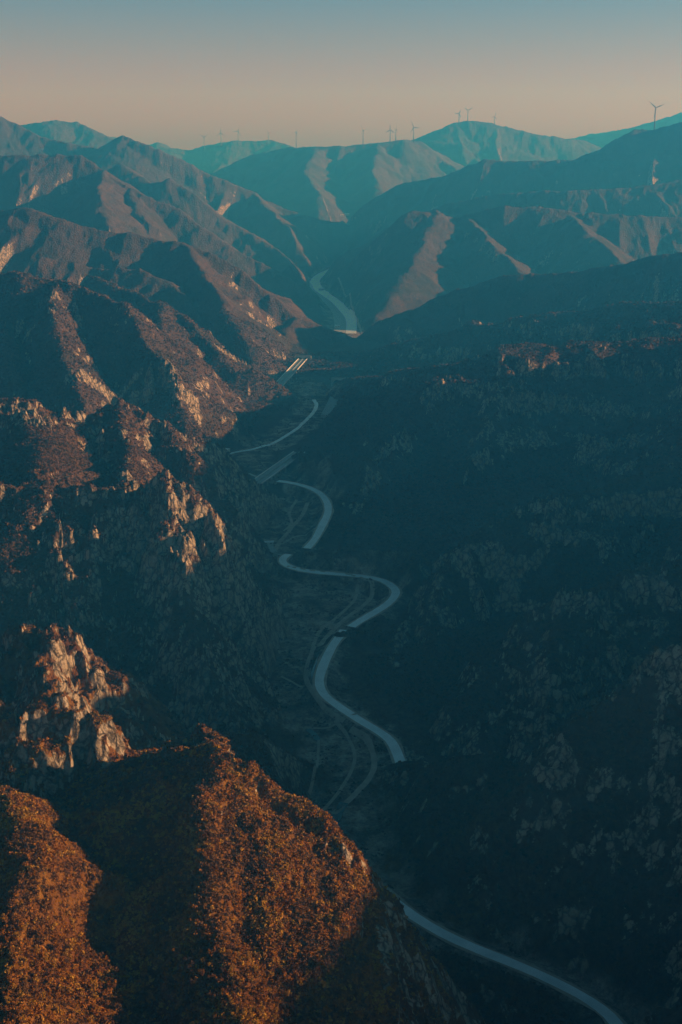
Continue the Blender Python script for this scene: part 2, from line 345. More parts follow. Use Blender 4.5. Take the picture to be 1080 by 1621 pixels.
# ------------------------------------------------------------------ terrain sheet
import os
QUAL = float(os.environ.get('Q', '1'))
NR = int(2300 * QUAL); NCI = int(1250 * QUAL); NCO = int(150 * QUAL)
ys = 230.0 * (16200.0 / 230.0) ** (np.linspace(0, 1, NR) ** 1.0)
ui = np.linspace(-.30, .30, NCI)
wv = (np.linspace(0, 1, NCO + 1)[1:]) ** 1.4
def row_x(Y):
    o = wv * (1.1 * Y + 1500)
    return np.concatenate([(-.30 * Y - o)[::-1], ui * Y, .30 * Y + o])
XX = np.stack([row_x(Y) for Y in ys]).astype(np.float32)
NCt = XX.shape[1]
YY = np.repeat(ys[:, None], NCt, 1).astype(np.float32)
Hh = np.zeros_like(XX); BED = np.zeros_like(XX); RDm = np.zeros_like(XX)
def job(i0):
    i1 = min(NR, i0 + 24)
    sh = XX[i0:i1].shape
    for c0 in range(0, NCt, 240):
        c1 = min(NCt, c0 + 240)
        a, b, c = land(XX[i0:i1, c0:c1].ravel(), YY[i0:i1, c0:c1].ravel())
        Hh[i0:i1, c0:c1] = a.reshape(i1 - i0, -1); BED[i0:i1, c0:c1] = b.reshape(i1 - i0, -1); RDm[i0:i1, c0:c1] = c.reshape(i1 - i0, -1)

with ThreadPoolExecutor(4) as ex:
    list(ex.map(job, range(0, NR, 24)))

def grid_mesh(name, X, Y, Z):
    nr, nc = X.shape
    me = bpy.data.meshes.new(name)
    co = np.stack([X, Y, Z], -1).reshape(-1, 3).astype(np.float32)
    idx = np.arange(nr * nc, dtype=np.int32).reshape(nr, nc)
    q = np.stack([idx[:-1, :-1], idx[:-1, 1:], idx[1:, 1:], idx[1:, :-1]], -1).reshape(-1, 4)
    me.vertices.add(len(co)); me.vertices.foreach_set('co', co.ravel())
    me.loops.add(q.size); me.loops.foreach_set('vertex_index', q.ravel())
    me.polygons.add(len(q)); me.polygons.foreach_set('loop_start', np.arange(0, q.size, 4, dtype=np.int32))
    me.polygons.foreach_set('loop_total', np.full(len(q), 4, np.int32))
    me.polygons.foreach_set('use_smooth', np.ones(len(q), bool))
    me.update()
    return me
def raw_mesh(name, V, F):
    V = np.asarray(V, np.float32); F = np.asarray(F, np.int32); k = F.shape[1]
    me = bpy.data.meshes.new(name)
    me.vertices.add(len(V)); me.vertices.foreach_set('co', V.ravel())
    me.loops.add(F.size); me.loops.foreach_set('vertex_index', F.ravel())
    me.polygons.add(len(F)); me.polygons.foreach_set('loop_start', np.arange(0, F.size, k, dtype=np.int32))
    me.polygons.foreach_set('loop_total', np.full(len(F), k, np.int32))
    me.update()
    return me
def attr(me, name, vals):
    at = me.attributes.new(name, 'FLOAT', 'POINT'); at.data.foreach_set('value', np.ascontiguousarray(vals, np.float32).ravel())

lr = math.log(ys[-1] / ys[0])
def ground(x, y):
    """height of the finished sheet (bilinear), arrays"""
    x = np.atleast_1d(np.asarray(x, float)); y = np.atleast_1d(np.asarray(y, float))
    fr = np.clip(np.log(y / ys[0]) / lr * (NR - 1), 0, NR - 1.001); r0 = fr.astype(int); fr = fr - r0
    fc = np.clip((x / y + .30) / .60 * (NCI - 1), 0, NCI - 1.001) + NCO; c0 = fc.astype(int); fc = fc - c0
    return ((Hh[r0, c0] * (1 - fc) + Hh[r0, c0 + 1] * fc) * (1 - fr) + (Hh[r0 + 1, c0] * (1 - fc) + Hh[r0 + 1, c0 + 1] * fc) * fr)
def gridval(A, x, y):
    fr = np.clip(np.log(y / ys[0]) / lr * (NR - 1), 0, NR - 1.001).round().astype(int)
    fc = (np.clip((x / y + .30) / .60 * (NCI - 1), 0, NCI - 1.001) + NCO).round().astype(int)
    return A[fr, fc]
def GH(u, v, y0=300, y1=15800):      # where the sight line first meets the land
    rx, rz = ray(u, v)
    Y = np.exp(np.linspace(math.log(y0), math.log(y1), 4000))
    hit = np.nonzero(ground(rx * Y, Y) > rz * Y)[0]
    Yh = Y[hit[0]] if len(hit) else y1
    return (rx * Yh, Yh, float(ground(rx * Yh, Yh)[0]))


# bare rock outcrops, drawn where they stand on the slopes: (stroke in picture points, radius)
OUTCROPS = [([(656,562),(700,562),(752,566)],11), ([(715,600),(700,622),(678,640)],13), ([(724,612),(770,616),(820,612)],10),
 ([(781,640),(830,640),(880,642),(940,646),(993,652)],13), ([(788,645),(775,680),(755,725)],11), ([(795,700),(830,695),(868,700)],13),
 ([(915,700),(950,710),(1000,700)],18), ([(925,735),(960,740),(998,745)],12), ([(887,595),(935,592)],12), ([(650,690),(620,715),(592,745)],14),
 ([(585,772),(568,812)],10), ([(844,846),(900,850),(940,858),(979,862)],11), ([(700,890),(740,878),(780,880),(808,900),(812,935)],13),
 ([(700,900),(690,940),(700,990)],10), ([(660,960),(640,1000),(625,1050)],12), ([(883,958),(930,955),(1008,945)],14), ([(965,990),(1000,1010),(1040,990)],16),
 ([(975,1040),(1010,1055),(1005,1075)],14), ([(818,1095),(790,1125),(750,1165),(710,1192)],11), ([(840,1155),(880,1180),(900,1215)],17), ([(830,1190),(860,1225),(890,1240)],9),
 ([(1070,1030),(1055,1090),(1060,1160)],22), ([(1060,1170),(1045,1230),(1028,1290)],15), ([(635,1190),(680,1210)],10), ([(600,1225),(640,1235)],8),
 ([(0,655),(30,655),(58,668)],16), ([(75,662),(78,675)],6), ([(105,658),(130,662)],7), ([(80,470),(86,505)],8), ([(118,490),(126,512)],5), ([(205,505),(215,520)],6),
 ([(262,590),(280,615),(300,635)],13), ([(238,590),(235,635)],8), ([(112,595),(140,600)],11), ([(155,685),(165,715),(170,735)],9), ([(195,690),(205,730)],7), ([(180,745),(220,770)],12), ([(255,672),(265,688)],7),
 ([(275,800),(300,830),(285,870),(290,920)],13), ([(285,780),(325,830),(330,880)],9), ([(93,900),(97,940)],6), ([(345,870),(350,900)],7), ([(375,870),(392,900)],8),
 ([(70,1240),(75,1262)],10), ([(150,1180),(170,1215),(205,1225)],11), ([(90,1065),(100,1090)],11), ([(150,1070),(170,1110),(205,1130)],9), ([(335,1185),(352,1195)],5), ([(403,1215),(406,1232)],4), ([(500,1340),(540,1345),(556,1370)],7), ([(430,1140),(370,1160)],9), ([(600,1450),(612,1520),(615,1580)],12),
 ([(740,375),(775,400),(785,410)],6), ([(520,1360),(500,1345)],5)]
RX = np.zeros_like(Hh)
for st, rad in OUTCROPS:
    w3 = []
    for i in range(len(st) - 1):
        for t_ in np.linspace(0, 1, 4): w3.append(GH(st[i][0] + (st[i+1][0] - st[i][0]) * t_, st[i][1] + (st[i+1][1] - st[i][1]) * t_))
    for p in w3:
        rr = rad / FPX * p[1] * 1.15
        r0 = int(np.clip(math.log(max(p[1] - rr * 3.2, ys[0]) / ys[0]) / lr * (NR - 1), 0, NR - 1)); r1 = int(np.clip(math.log((p[1] + rr * 3.2) / ys[0]) / lr * (NR - 1) + 1, 1, NR))
        c0 = int(np.clip(((p[0] - rr * 2.2) / p[1] + .30) / .60 * (NCI - 1) + NCO - 3, 0, NCt)); c1 = int(np.clip(((p[0] + rr * 2.2) / p[1] + .30) / .60 * (NCI - 1) + NCO + 3, 0, NCt))
        X_, Y_, Z_ = XX[r0:r1, c0:c1], YY[r0:r1, c0:c1], Hh[r0:r1, c0:c1]
        if X_.size == 0: continue
        d_ = np.sqrt(((X_ - p[0]) ** 2 + ((Y_ - p[1]) * .6) ** 2 + ((Z_ - p[2]) * .8) ** 2)) / rr
        RX[r0:r1, c0:c1] = np.maximum(RX[r0:r1, c0:c1], 1 - sstep(.35, 1.5, d_))
xf_, yf_ = XX.ravel(), YY.ravel()
def n2d(l, sd): return perlin(xf_ / l, yf_ / l, sd).reshape(XX.shape)
brk = n2d(24, 81) + .6 * n2d(9, 82) + .4 * n2d(4, 83)
RX = RX * sstep(-.45, .15, brk)
FARK = np.clip(YY / 1200, .6, 1.8)
Hh += RX * FARK * (4.5 * (.6 - np.abs(n2d(16, 84)) * 2) + 3.0 * (.5 - np.abs(n2d(7, 85)) * 2) + 1.5 * n2d(3.2, 86) + 3 * sstep(-.04, .04, n2d(20, 87)))
gy = np.gradient(Hh, axis=0) / np.gradient(YY, axis=0)
gx = np.gradient(Hh, axis=1) / np.gradient(XX, axis=1)
slope = np.sqrt(gx * gx + gy * gy)
rock = sstep(1.35, 2.1, slope - .55 * (1 - sstep(900, 1050, YY)) * (XX < 20) + .25 * n2d(30, 51) + .3 * n2d(8, 53))
rock = np.maximum(rock, 1.15 * RX * (.75 + .4 * brk))

# ------------------------------------------------------------------ materials
class N:
    def __init__(s, name):
        s.m = bpy.data.materials.new(name); s.m.use_nodes = True; s.t = s.m.node_tree; s.t.nodes.clear()
        s.out = s.t.nodes.new('ShaderNodeOutputMaterial')
    def n(s, typ, **k):
        o = s.t.nodes.new(typ)
        for a, b in k.items():
            if a.startswith('i_'):
                key = a[2:]; o.inputs[int(key) if key.isdigit() else key.replace('_', ' ')].default_value = b
            else: setattr(o, a, b)
        return o
    def l(s, a, b): s.t.links.new(a, b)
    def coords(s): return s.n('ShaderNodeNewGeometry').outputs['Position']
    def mapping(s, vec, scale):
        m = s.n('ShaderNodeMapping'); s.l(vec, m.inputs[0]); m.inputs['Scale'].default_value = scale; return m.outputs[0]
    def noise(s, vec, scale, detail=4, rough=.6):
        o = s.n('ShaderNodeTexNoise'); s.l(vec, o.inputs['Vector']); o.inputs['Scale'].default_value = scale
        o.inputs['Detail'].default_value = detail; o.inputs['Roughness'].default_value = rough; return o.outputs[0]
    def ramp(s, fac, stops):
        o = s.n('ShaderNodeValToRGB'); s.l(fac, o.inputs[0]); e = o.color_ramp.elements
        while len(e) < len(stops): e.new(.5)
        for el, (p, c) in zip(e, stops): el.position = p; el.color = (*c, 1) if len(c) == 3 else c
        return o.outputs[0]
    def mix(s, f, a, b):
        o = s.n('ShaderNodeMix', data_type='RGBA')
        for v, i in ((f, 0), (a, 6), (b, 7)):
            if isinstance(v, (int, float)): o.inputs[i].default_value = v
            elif isinstance(v, tuple): o.inputs[i].default_value = (*v, 1)
            else: s.l(v, o.inputs[i])
        return o.outputs[2]
    def math(s, op, a, b=0.0, c=0.0, clamp=False):
        o = s.n('ShaderNodeMath', operation=op, use_clamp=clamp)
        for v, i in ((a, 0), (b, 1), (c, 2)):
            if isinstance(v, (int, float)): o.inputs[i].default_value = v
            else: s.l(v, o.inputs[i])
        return o.outputs[0]
    def attr(s, name): return s.n('ShaderNodeAttribute', attribute_name=name).outputs['Fac']
    def finish(s, col, rough=.95, bump=None, bstr=.6, bdist=1.0, spec=.1, metal=0):
        p = s.n('ShaderNodeBsdfPrincipled')
        if isinstance(col, tuple): p.inputs['Base Color'].default_value = (*col, 1)
        else: s.l(col, p.inputs['Base Color'])
        p.inputs['Roughness'].default_value = rough; p.inputs['Specular IOR Level'].default_value = spec; p.inputs['Metallic'].default_value = metal
        if bump is not None:
            b = s.n('ShaderNodeBump'); b.inputs['Strength'].default_value = bstr; b.inputs['Distance'].default_value = bdist
            s.l(bump, b.inputs['Height']); s.l(b.outputs[0], p.inputs['Normal'])
        s.l(p.outputs[0], s.out.inputs[0]); return s.m

m = N('hillside')
pos = m.coords()
n1 = m.noise(pos, 1 / 45, 5, .65); n2 = m.noise(pos, 1 / 5.5, 4, .7); n3 = m.noise(pos, 1 / 160, 3, .5)
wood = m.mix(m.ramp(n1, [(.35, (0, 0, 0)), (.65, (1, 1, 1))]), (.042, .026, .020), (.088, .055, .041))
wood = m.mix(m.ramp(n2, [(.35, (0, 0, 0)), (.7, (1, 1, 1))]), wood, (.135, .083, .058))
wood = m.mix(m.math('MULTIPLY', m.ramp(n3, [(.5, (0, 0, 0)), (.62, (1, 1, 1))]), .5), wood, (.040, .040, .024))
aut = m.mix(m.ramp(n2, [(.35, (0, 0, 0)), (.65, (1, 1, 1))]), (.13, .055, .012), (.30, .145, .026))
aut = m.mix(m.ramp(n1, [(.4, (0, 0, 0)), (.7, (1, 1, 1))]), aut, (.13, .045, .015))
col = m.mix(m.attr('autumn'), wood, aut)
vo = m.n('ShaderNodeTexVoronoi', feature='DISTANCE_TO_EDGE'); wp = m.n('ShaderNodeVectorMath', operation='ADD')
wn = m.n('ShaderNodeTexNoise'); m.l(pos, wn.inputs['Vector']); wn.inputs['Scale'].default_value = 1 / 9; wn.inputs['Detail'].default_value = 4
ws = m.n('ShaderNodeVectorMath', operation='SCALE'); m.l(wn.outputs['Color'], ws.inputs[0]); ws.inputs['Scale'].default_value = 9.0
m.l(m.mapping(pos, (1, 1, .55)), wp.inputs[0]); m.l(ws.outputs[0], wp.inputs[1]); m.l(wp.outputs[0], vo.inputs['Vector']); vo.inputs['Scale'].default_value = 1 / 6.5
crack = m.ramp(vo.outputs['Distance'], [(.0, (.25, .25, .25)), (.16, (1, 1, 1))])
rv = m.mapping(pos, (1, 1, .6))
r1 = m.noise(rv, 1 / 7.0, 6, .7); r2 = m.noise(pos, 1 / 1.6, 4, .7)
rockc = m.ramp(m.math('ADD', m.math('MULTIPLY', r1, .65), m.math('MULTIPLY', r2, .35)), [(.36, (.08, .065, .050)), (.47, (.31, .245, .17)), (.60, (.54, .44, .32))])
rockc_ = m.n('ShaderNodeMix', data_type='RGBA', blend_type='MULTIPLY'); rockc_.inputs[0].default_value = 1
m.l(rockc, rockc_.inputs[6]); m.l(crack, rockc_.inputs[7]); rockc = rockc_.outputs[2]
rm = m.math('MULTIPLY_ADD', r1, 1.6, -.8)
rm2 = m.math('ADD', m.math('ADD', m.attr('rock'), m.math('MULTIPLY', rm, 1.1)), m.math('MULTIPLY_ADD', n2, 1.6, -.8))
rmask = m.ramp(rm2, [(.42, (0, 0, 0)), (.58, (1, 1, 1))])
col = m.mix(rmask, col, rockc)
g1 = m.noise(pos, 1 / 12, 5, .7)
g2 = m.noise(pos, 1 / 38, 3, .5); g3 = m.noise(pos, 1 / 2.6, 4, .7)
gg = m.math('ADD', m.math('MULTIPLY', g1, .45), m.math('ADD', m.math('MULTIPLY', g2, .3), m.math('MULTIPLY', g3, .25)))
bedc = m.ramp(gg, [(.38, (.07, .050, .036)), (.46, (.15, .112, .080)), (.52, (.30, .235, .18)), (.60, (.56, .46, .37))])
bm = m.math('MULTIPLY', m.attr('bed'), m.ramp(n1, [(.30, (.45, .45, .45)), (.5, (1, 1, 1))]))
col = m.mix(bm, col, bedc)
bh = m.math('ADD', m.math('MULTIPLY', n2, 1.0), m.math('MULTIPLY', r1, 2.0))
bh = m.math('ADD', m.math('ADD', bh, m.math('MULTIPLY', r2, .5)), m.math('MULTIPLY', m.math('MINIMUM', vo.outputs['Distance'], .25), 3.0))
M_land = m.finish(col, .95, bh, .9, 2.2, .05)

tm = grid_mesh('hills', XX, YY, Hh)
attr(tm, 'rock', rock); attr(tm, 'bed', BED)
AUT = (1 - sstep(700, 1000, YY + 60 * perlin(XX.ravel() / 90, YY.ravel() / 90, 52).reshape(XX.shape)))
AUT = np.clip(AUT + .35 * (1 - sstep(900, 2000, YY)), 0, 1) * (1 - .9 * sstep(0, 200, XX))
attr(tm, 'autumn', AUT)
hills = bpy.data.objects.new('hills', tm); C.objects.link(hills); hills['kind'] = 'structure'
tm.materials.append(M_land)

# ------------------------------------------------------------------ haze
def box_mesh(name, lo, hi):
    V = [(x, y, z) for x in (lo[0], hi[0]) for y in (lo[1], hi[1]) for z in (lo[2], hi[2])]
    F = [(0, 1, 3, 2), (4, 6, 7, 5), (0, 4, 5, 1), (2, 3, 7, 6), (0, 2, 6, 4), (1, 5, 7, 3)]
    return raw_mesh(name, V, F)
xm = float(np.abs(XX).max()) + 60
hz = box_mesh('haze', (-xm, -900, float(Hh.min()) - 1.5), (xm, 16260, float(Hh.max()) + 140))
print('land z', Hh.min(), Hh.max())
hm = bpy.data.materials.new('haze'); hm.use_nodes = True; t = hm.node_tree; t.nodes.clear()
o = t.nodes.new('ShaderNodeOutputMaterial'); pv = t.nodes.new('ShaderNodeVolumePrincipled')
pv.inputs['Color'].default_value = (.035, .42, 1.0, 1); pv.inputs['Density'].default_value = 0.000175
pv.inputs['Absorption Color'].default_value = (1, 1, 1, 1); pv.inputs['Anisotropy'].default_value = 0.2
t.links.new(pv.outputs[0], o.inputs['Volume'])
hz.materials.append(hm)
hob = bpy.data.objects.new('haze', hz); C.objects.link(hob); hob['kind'] = 'stuff'

# ------------------------------------------------------------------ helpers for things
class MB:
    def __init__(s): s.v = []; s.f = []
    def add(s, V, F):
        k = len(s.v); s.v += [tuple(p) for p in V]; s.f += [tuple(i + k for i in f) for f in F]
    def box(s, c, sz, rz=0.0, taper=1.0):
        V = []
        for z in (-.5, .5):
            tt = taper if z > 0 else 1
            for x, y in ((-.5, -.5), (.5, -.5), (.5, .5), (-.5, .5)):
                X, Y = x * sz[0] * tt, y * sz[1] * tt
                V.append((c[0] + X * math.cos(rz) - Y * math.sin(rz), c[1] + X * math.sin(rz) + Y * math.cos(rz), c[2] + z * sz[2]))
        s.add(V, [(3, 2, 1, 0), (4, 5, 6, 7), (0, 1, 5, 4), (1, 2, 6, 5), (2, 3, 7, 6), (3, 0, 4, 7)])
    def tube(s, pts, rad, n=8):
        pts = [Vector(p) for p in pts]; k = len(s.v)
        for i, p in enumerate(pts):
            d = (pts[min(i + 1, len(pts) - 1)] - pts[max(i - 1, 0)]).normalized()
            a = d.orthogonal().normalized(); b = d.cross(a)
            for j in range(n):
                t = 2 * math.pi * j / n
                s.v.append(tuple(p + (a * math.cos(t) + b * math.sin(t)) * rad[i]))
        for i in range(len(pts) - 1):
            for j in range(n):
                s.f.append((k + i * n + j, k + i * n + (j + 1) % n, k + (i + 1) * n + (j + 1) % n, k + (i + 1) * n + j))
        s.f.append(tuple(k + j for j in reversed(range(n)))); s.f.append(tuple(k + (len(pts) - 1) * n + j for j in range(n)))
    def obj(s, name, mat, parent=None, smooth=False):
        me = bpy.data.meshes.new(name); me.from_pydata(s.v, [], s.f); me.materials.append(mat)
        if smooth: me.polygons.foreach_set('use_smooth', [True] * len(me.polygons))
        me.update()
        o = bpy.data.objects.new(name, me); C.objects.link(o); o.parent = parent; return o
def thing(name, label, cat, loc=(0, 0, 0), rz=0, group=None):
    o = bpy.data.objects.new(name, None); C.objects.link(o); o.location = loc; o.rotation_euler = (0, 0, rz)
    o['label'] = label; o['category'] = cat
    if group: o['group'] = group
    o.empty_display_size = 2
    return o
def simple(name, c0, c1, scale, rough=.9, spec=.2):
    q = N(name); n = q.noise(q.coords(), scale, 5, .65)
    c = q.ramp(n, [(.35, c0), (.65, c1)])
    return q.finish(c, rough, n, .3, .05, spec)
M_conc = simple('concrete', (.30, .29, .27), (.42, .40, .37), .12)
M_asph = simple('pavement', (.62, .69, .69), (.83, .87, .86), .05, .4, .5)
M_deck = simple('bridge_deck_pavement', (.20, .235, .24), (.32, .36, .36), .2, .6, .3)
M_turb = simple('shaded_turbine_grey', (.13, .125, .12), (.17, .16, .155), .3, .6, .3)  # dark grey stands in for white turbines looking shaded against the sky
M_paint = simple('white_paint', (.70, .70, .68), (.82, .82, .80), .5, .5)
M_steel = simple('painted_steel', (.34, .33, .32), (.42, .41, .40), .3, .5, .4)
M_roof = simple('roof_sheet', (.62, .63, .63), (.80, .80, .79), .4, .4)
M_wall = simple('render_wall', (.42, .40, .36), (.58, .55, .50), .3)
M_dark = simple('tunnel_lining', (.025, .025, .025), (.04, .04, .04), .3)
M_track = simple('track_dirt', (.34, .27, .21), (.50, .41, .33), .12)
M_water = simple('river_water', (.02, .07, .075), (.03, .09, .095), .05, .12, .5)
M_yard = simple('yard_concrete', (.30, .32, .31), (.42, .43, .42), .12)

# ------------------------------------------------------------------ roads, tracks and water on the valley bottom
def ribbon(name, pts, hw, mat, lift=0.0, drape=False, label=None, across=5):
    pts = np.asarray(pts, float)
    d = np.gradient(pts[:, :2], axis=0); d /= np.linalg.norm(d, axis=1)[:, None] + 1e-9
    nrm = np.stack([d[:, 1], -d[:, 0]], 1)
    hw = np.broadcast_to(hw, len(pts))
    t = np.linspace(-1, 1, across)
    X = pts[:, None, 0] + nrm[:, None, 0] * hw[:, None] * t; Y = pts[:, None, 1] + nrm[:, None, 1] * hw[:, None] * t
    if drape: Z = ground(X.ravel(), Y.ravel()).reshape(X.shape) + lift
    else: Z = np.repeat(pts[:, 2:3], across, 1) + lift
    me = grid_mesh(name, X, Y, Z); me.materials.append(mat)
    o = bpy.data.objects.new(name, me); C.objects.link(o); o['kind'] = 'structure'; return o
for k, (pts, hw) in ROADW.items():
    i_ = np.arange(len(pts)) * 9.0
    vv = hw * (1 + .13 * perlin(i_ / 55, i_ * 0 + hw, 101) + .07 * perlin(i_ / 19, i_ * 0 + hw, 102))
    ribbon('road', pts, vv, M_asph)
    dd = np.gradient(pts[:, :2], axis=0); dd /= np.linalg.norm(dd, axis=1)[:, None]
    q = pts.copy(); o_ = 1.2 * perlin(i_ / 30, i_ * 0, 103); q[:, 0] += dd[:, 1] * o_; q[:, 1] -= dd[:, 0] * o_
    ribbon('road_verge', q, vv + 2.2 + 1.6 * perlin(i_ / 24, i_ * 0 + 3, 104), M_track, -.12)
def tr(px, hw, lift=.9, mat=M_track, name='dirt_track', step=6):
    w3 = spline([G(u, v, 0) for u, v in px], step)
    ribbon(name, w3, hw, mat, lift, True)
tr([(352,722),(376,716),(400,712),(430,702),(455,688),(478,672),(495,655),(501,642),(497,632)], 3.6, mat=M_asph, name='lane')
tr([(487,795),(480,812),(468,828),(455,845),(442,860),(436,872)], 2.8)
tr([(470,790),(458,812),(462,828),(450,842)], 2.0)
tr([(505,845),(470,850),(447,862)], 2.0)
tr([(455,905),(500,912),(540,915),(575,925),(590,938),(575,958),(545,980),(520,1005),(505,1025)], 2.6)
tr([(566,930),(560,950),(535,975),(510,995),(497,1020),(492,1050)], 2.0)
tr([(498,1024),(488,1050),(484,1075),(492,1100),(515,1130),(545,1150)], 2.2)
tr([(445,1072),(465,1082),(480,1092)], 1.3)
tr([(530,1145),(550,1165),(562,1195),(555,1222),(540,1250),(520,1275),(505,1290)], 1.5)
tr([(555,1160),(585,1180),(592,1215),(570,1250),(545,1275),(528,1290)], 2.6)
tr([(505,1170),(503,1200),(500,1230),(490,1262)], 1.1)
tr([(482,1150),(510,1152),(545,1146),(575,1138)], 1.6)
tr([(575,530),(560,500),(553,480),(535,462)], 2.5)
tr([(600,1470),(660,1510),(700,1550),(740,1600),(750,1640)], 1.6)
tr([(503,1040),(499,1055),(496,1075),(498,1090)], 2.6, .7, M_water, 'stream')
tr([(487,1153),(494,1158),(500,1164),(503,1170)], 2.6, .7, M_water, 'stream')
tr([(545,1272),(538,1284),(533,1296),(530,1310)], 3.6, .9, M_water, 'stream')
tr([(374,744),(385,749),(400,754),(420,762)], 3.2, .8, M_water, 'stream')
# wide pale carriageways far up the valley
w1 = spline([G(u, v, 0) for u, v in [(556,528),(556,508),(548,495),(532,478),(518,468),(505,458),(499,446),(507,436),(525,427),(540,419)]], 10)
ribbon('road', w1, np.interp(np.linspace(0, 1, len(w1)), [0, .25, .6, 1], [15, 17, 20, 18]), M_asph, 1.6, True)
w2 = spline([G(u, v, 0) for u, v in [(540,527),(540,508),(534,492),(520,478),(507,467),(496,455),(493,445)]], 10)
ribbon('riverbed', w2, np.interp(np.linspace(0, 1, len(w2)), [0, .25, .6, 1], [20, 22, 17, 12]), M_yard, 1.5, True)

# ------------------------------------------------------------------ bridges and portals
def bridge(name, label, a, b, width, depth, npier, lines=True):
    a = Vector(a); b = Vector(b); d = b - a; L = d.length; rz = math.atan2(d.y, d.x)
    root = thing(name, label, 'bridge', (a + b) / 2, rz)
    dk = MB(); dk.box((0, 0, -depth * .35), (L, width, depth * .3)); dk.box((0, 0, -depth * .5 - .25), (L - .2, width * .62, depth * .7)); dk.obj('deck', M_conc, root)
    pv_ = MB(); pv_.box((0, 0, -depth * .2 + .1), (L - .1, width - 1.6, .2)); pv_.obj('carriageway', M_deck, root)
    for sgn in (-1, 1):
        p_ = MB(); p_.box((0, sgn * (width / 2 - .35), .45), (L, .5, 1.5)); p_.obj('parapet', M_paint, root)
    md = MB(); md.box((0, 0, .3), (L, .7, 1.1)); md.obj('median_barrier', M_deck, root)
    for i in range(npier):
        x = -L / 2 + L * (i + 1) / (npier + 1)
        pr = MB()
        for sy in (-1, 1): pr.box((x, sy * width * .22, -depth - 8), (2.2, 2.4, 16), taper=.85)
        pr.box((x, 0, -depth - .3), (2.8, width * .7, 1.6)); pr.obj('pier', M_conc, root)
    return root
def portal(label, p, toward, radii, depth=14):
    rz = math.atan2(toward[1] - p[1], toward[0] - p[0])   # the road leaves along +x
    root = thing('tunnel_portal', label, 'tunnel portal', p, rz)
    ww = sum(2 * r + 3 for r in radii) + 3; hh = max(radii) * 1.75 + 2.5
    hw_ = MB(); lin = MB(); y = -ww / 2 + 3
    spans = []
    for r in radii: spans.append((y + r, r)); y += 2 * r + 3
    # headwall as strips round each arch
    K = 14
    prev = -ww / 2
    for cy, r in spans:
        hw_.add([(0, prev, 0), (0, cy - r, 0), (0, cy - r, hh), (0, prev, hh)], [(0, 1, 2, 3)])
        for i in range(K):
            t0 = math.pi * (1 - i / K); t1 = math.pi * (1 - (i + 1) / K)
            y0, z0 = cy + r * math.cos(t0), r * .55 + r * math.sin(t0); y1, z1 = cy + r * math.cos(t1), r * .55 + r * math.sin(t1)
            hw_.add([(0, y0, z0), (0, y1, z1), (0, y1, hh), (0, y0, hh)], [(0, 1, 2, 3)])
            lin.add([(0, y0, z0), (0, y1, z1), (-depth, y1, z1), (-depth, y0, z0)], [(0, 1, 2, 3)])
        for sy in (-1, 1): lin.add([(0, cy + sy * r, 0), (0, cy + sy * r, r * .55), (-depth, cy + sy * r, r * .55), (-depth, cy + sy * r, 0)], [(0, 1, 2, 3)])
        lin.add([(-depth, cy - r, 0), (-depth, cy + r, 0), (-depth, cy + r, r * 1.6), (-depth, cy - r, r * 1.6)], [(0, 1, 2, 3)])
        prev = cy + r
    hw_.add([(0, prev, 0), (0, ww / 2, 0), (0, ww / 2, hh), (0, prev, hh)], [(0, 1, 2, 3)])
    hw_.box((-.4, 0, hh + .4), (1.4, ww + 1, .8))
    for sy in (-1, 1): hw_.box((1.5, sy * (ww / 2 + .3), hh / 2 - 3), (5, .6, hh + 5))
    hw_.obj('headwall', M_conc, root); lin.obj('bore', M_dark, root)
    return root
pA = G(404, 769, 13); pB = G(474, 712, 13)
bridge('road_bridge', 'pale straight road bridge on piers crossing the gravel river bend, mid valley', pA, pB, 19, 2.6, 4)
pC = G(432, 613, 12); pD = G(480, 573, 12)
bridge('road_bridge', 'small distant bridge with two bright white parapets leading to a tunnel mouth', pC, pD, 20, 2.4, 5)
portal('dark arched tunnel mouth at the top end of the white-edged distant bridge', pD, pC, (6.5, 6.5), 16)
pE = G(541, 611, 5); pF = G(519, 658, 5)
ramp = MB(); pEv, pFv = Vector(pE), Vector(pF); dE = (pFv - pEv); Lr = dE.length
r_ = spline([pE, tuple((pEv + pFv) / 2), pF], 8)
rt = thing('approach_road', 'broad pale teal concrete approach ramp running down from the single tunnel arch', 'road ramp', tuple((pEv + pFv) / 2), math.atan2(dE.y, dE.x))
q = MB(); q.box((0, 0, -3.2), (Lr, 24, 6)); q.obj('embankment', M_conc, rt)
q = MB(); q.box((0, 0, -.12), (Lr - .2, 22.6, .3)); q.obj('carriageway', M_deck, rt)
for sy in (-1, 1):
    q = MB(); q.box((0, sy * 11.6, .4), (Lr, .4, 1.0)); q.obj('parapet', M_conc, rt)
q = MB(); q.box((0, 0, .35), (Lr, .6, .9)); q.obj('median_barrier', M_conc, rt)
portal('dark arched tunnel mouth above the broad teal approach ramp on the right bank', pE, pF, (7.5, 7.5), 14)
# narrow bridge from the yard to the road bend
a = Vector(G(420, 874, 5)); b = Vector(G(451, 878, 7)); d = b - a
ft = thing('footbridge', 'thin pale bridge from the small yard to the bend of the road', 'bridge', (a + b) / 2, math.atan2(d.y, d.x))
q = MB(); q.box((0, 0, -.3), (d.length, 3.4, .6)); q.obj('deck', M_conc, ft)
for sy in (-1, 1):
    q = MB(); q.box((0, sy * 1.6, .9), (d.length, .12, .12))
    for i in range(15): q.box((-d.length / 2 + d.length * (i + .5) / 15, sy * 1.6, .4), (.12, .12, .9))
    q.obj('railing', M_steel, ft)
q = MB()
for i in range(4): q.box((-d.length / 2 + d.length * (i + 1) / 5, 0, -4), (1.2, 2.4, 7))
q.obj('pier', M_conc, ft)

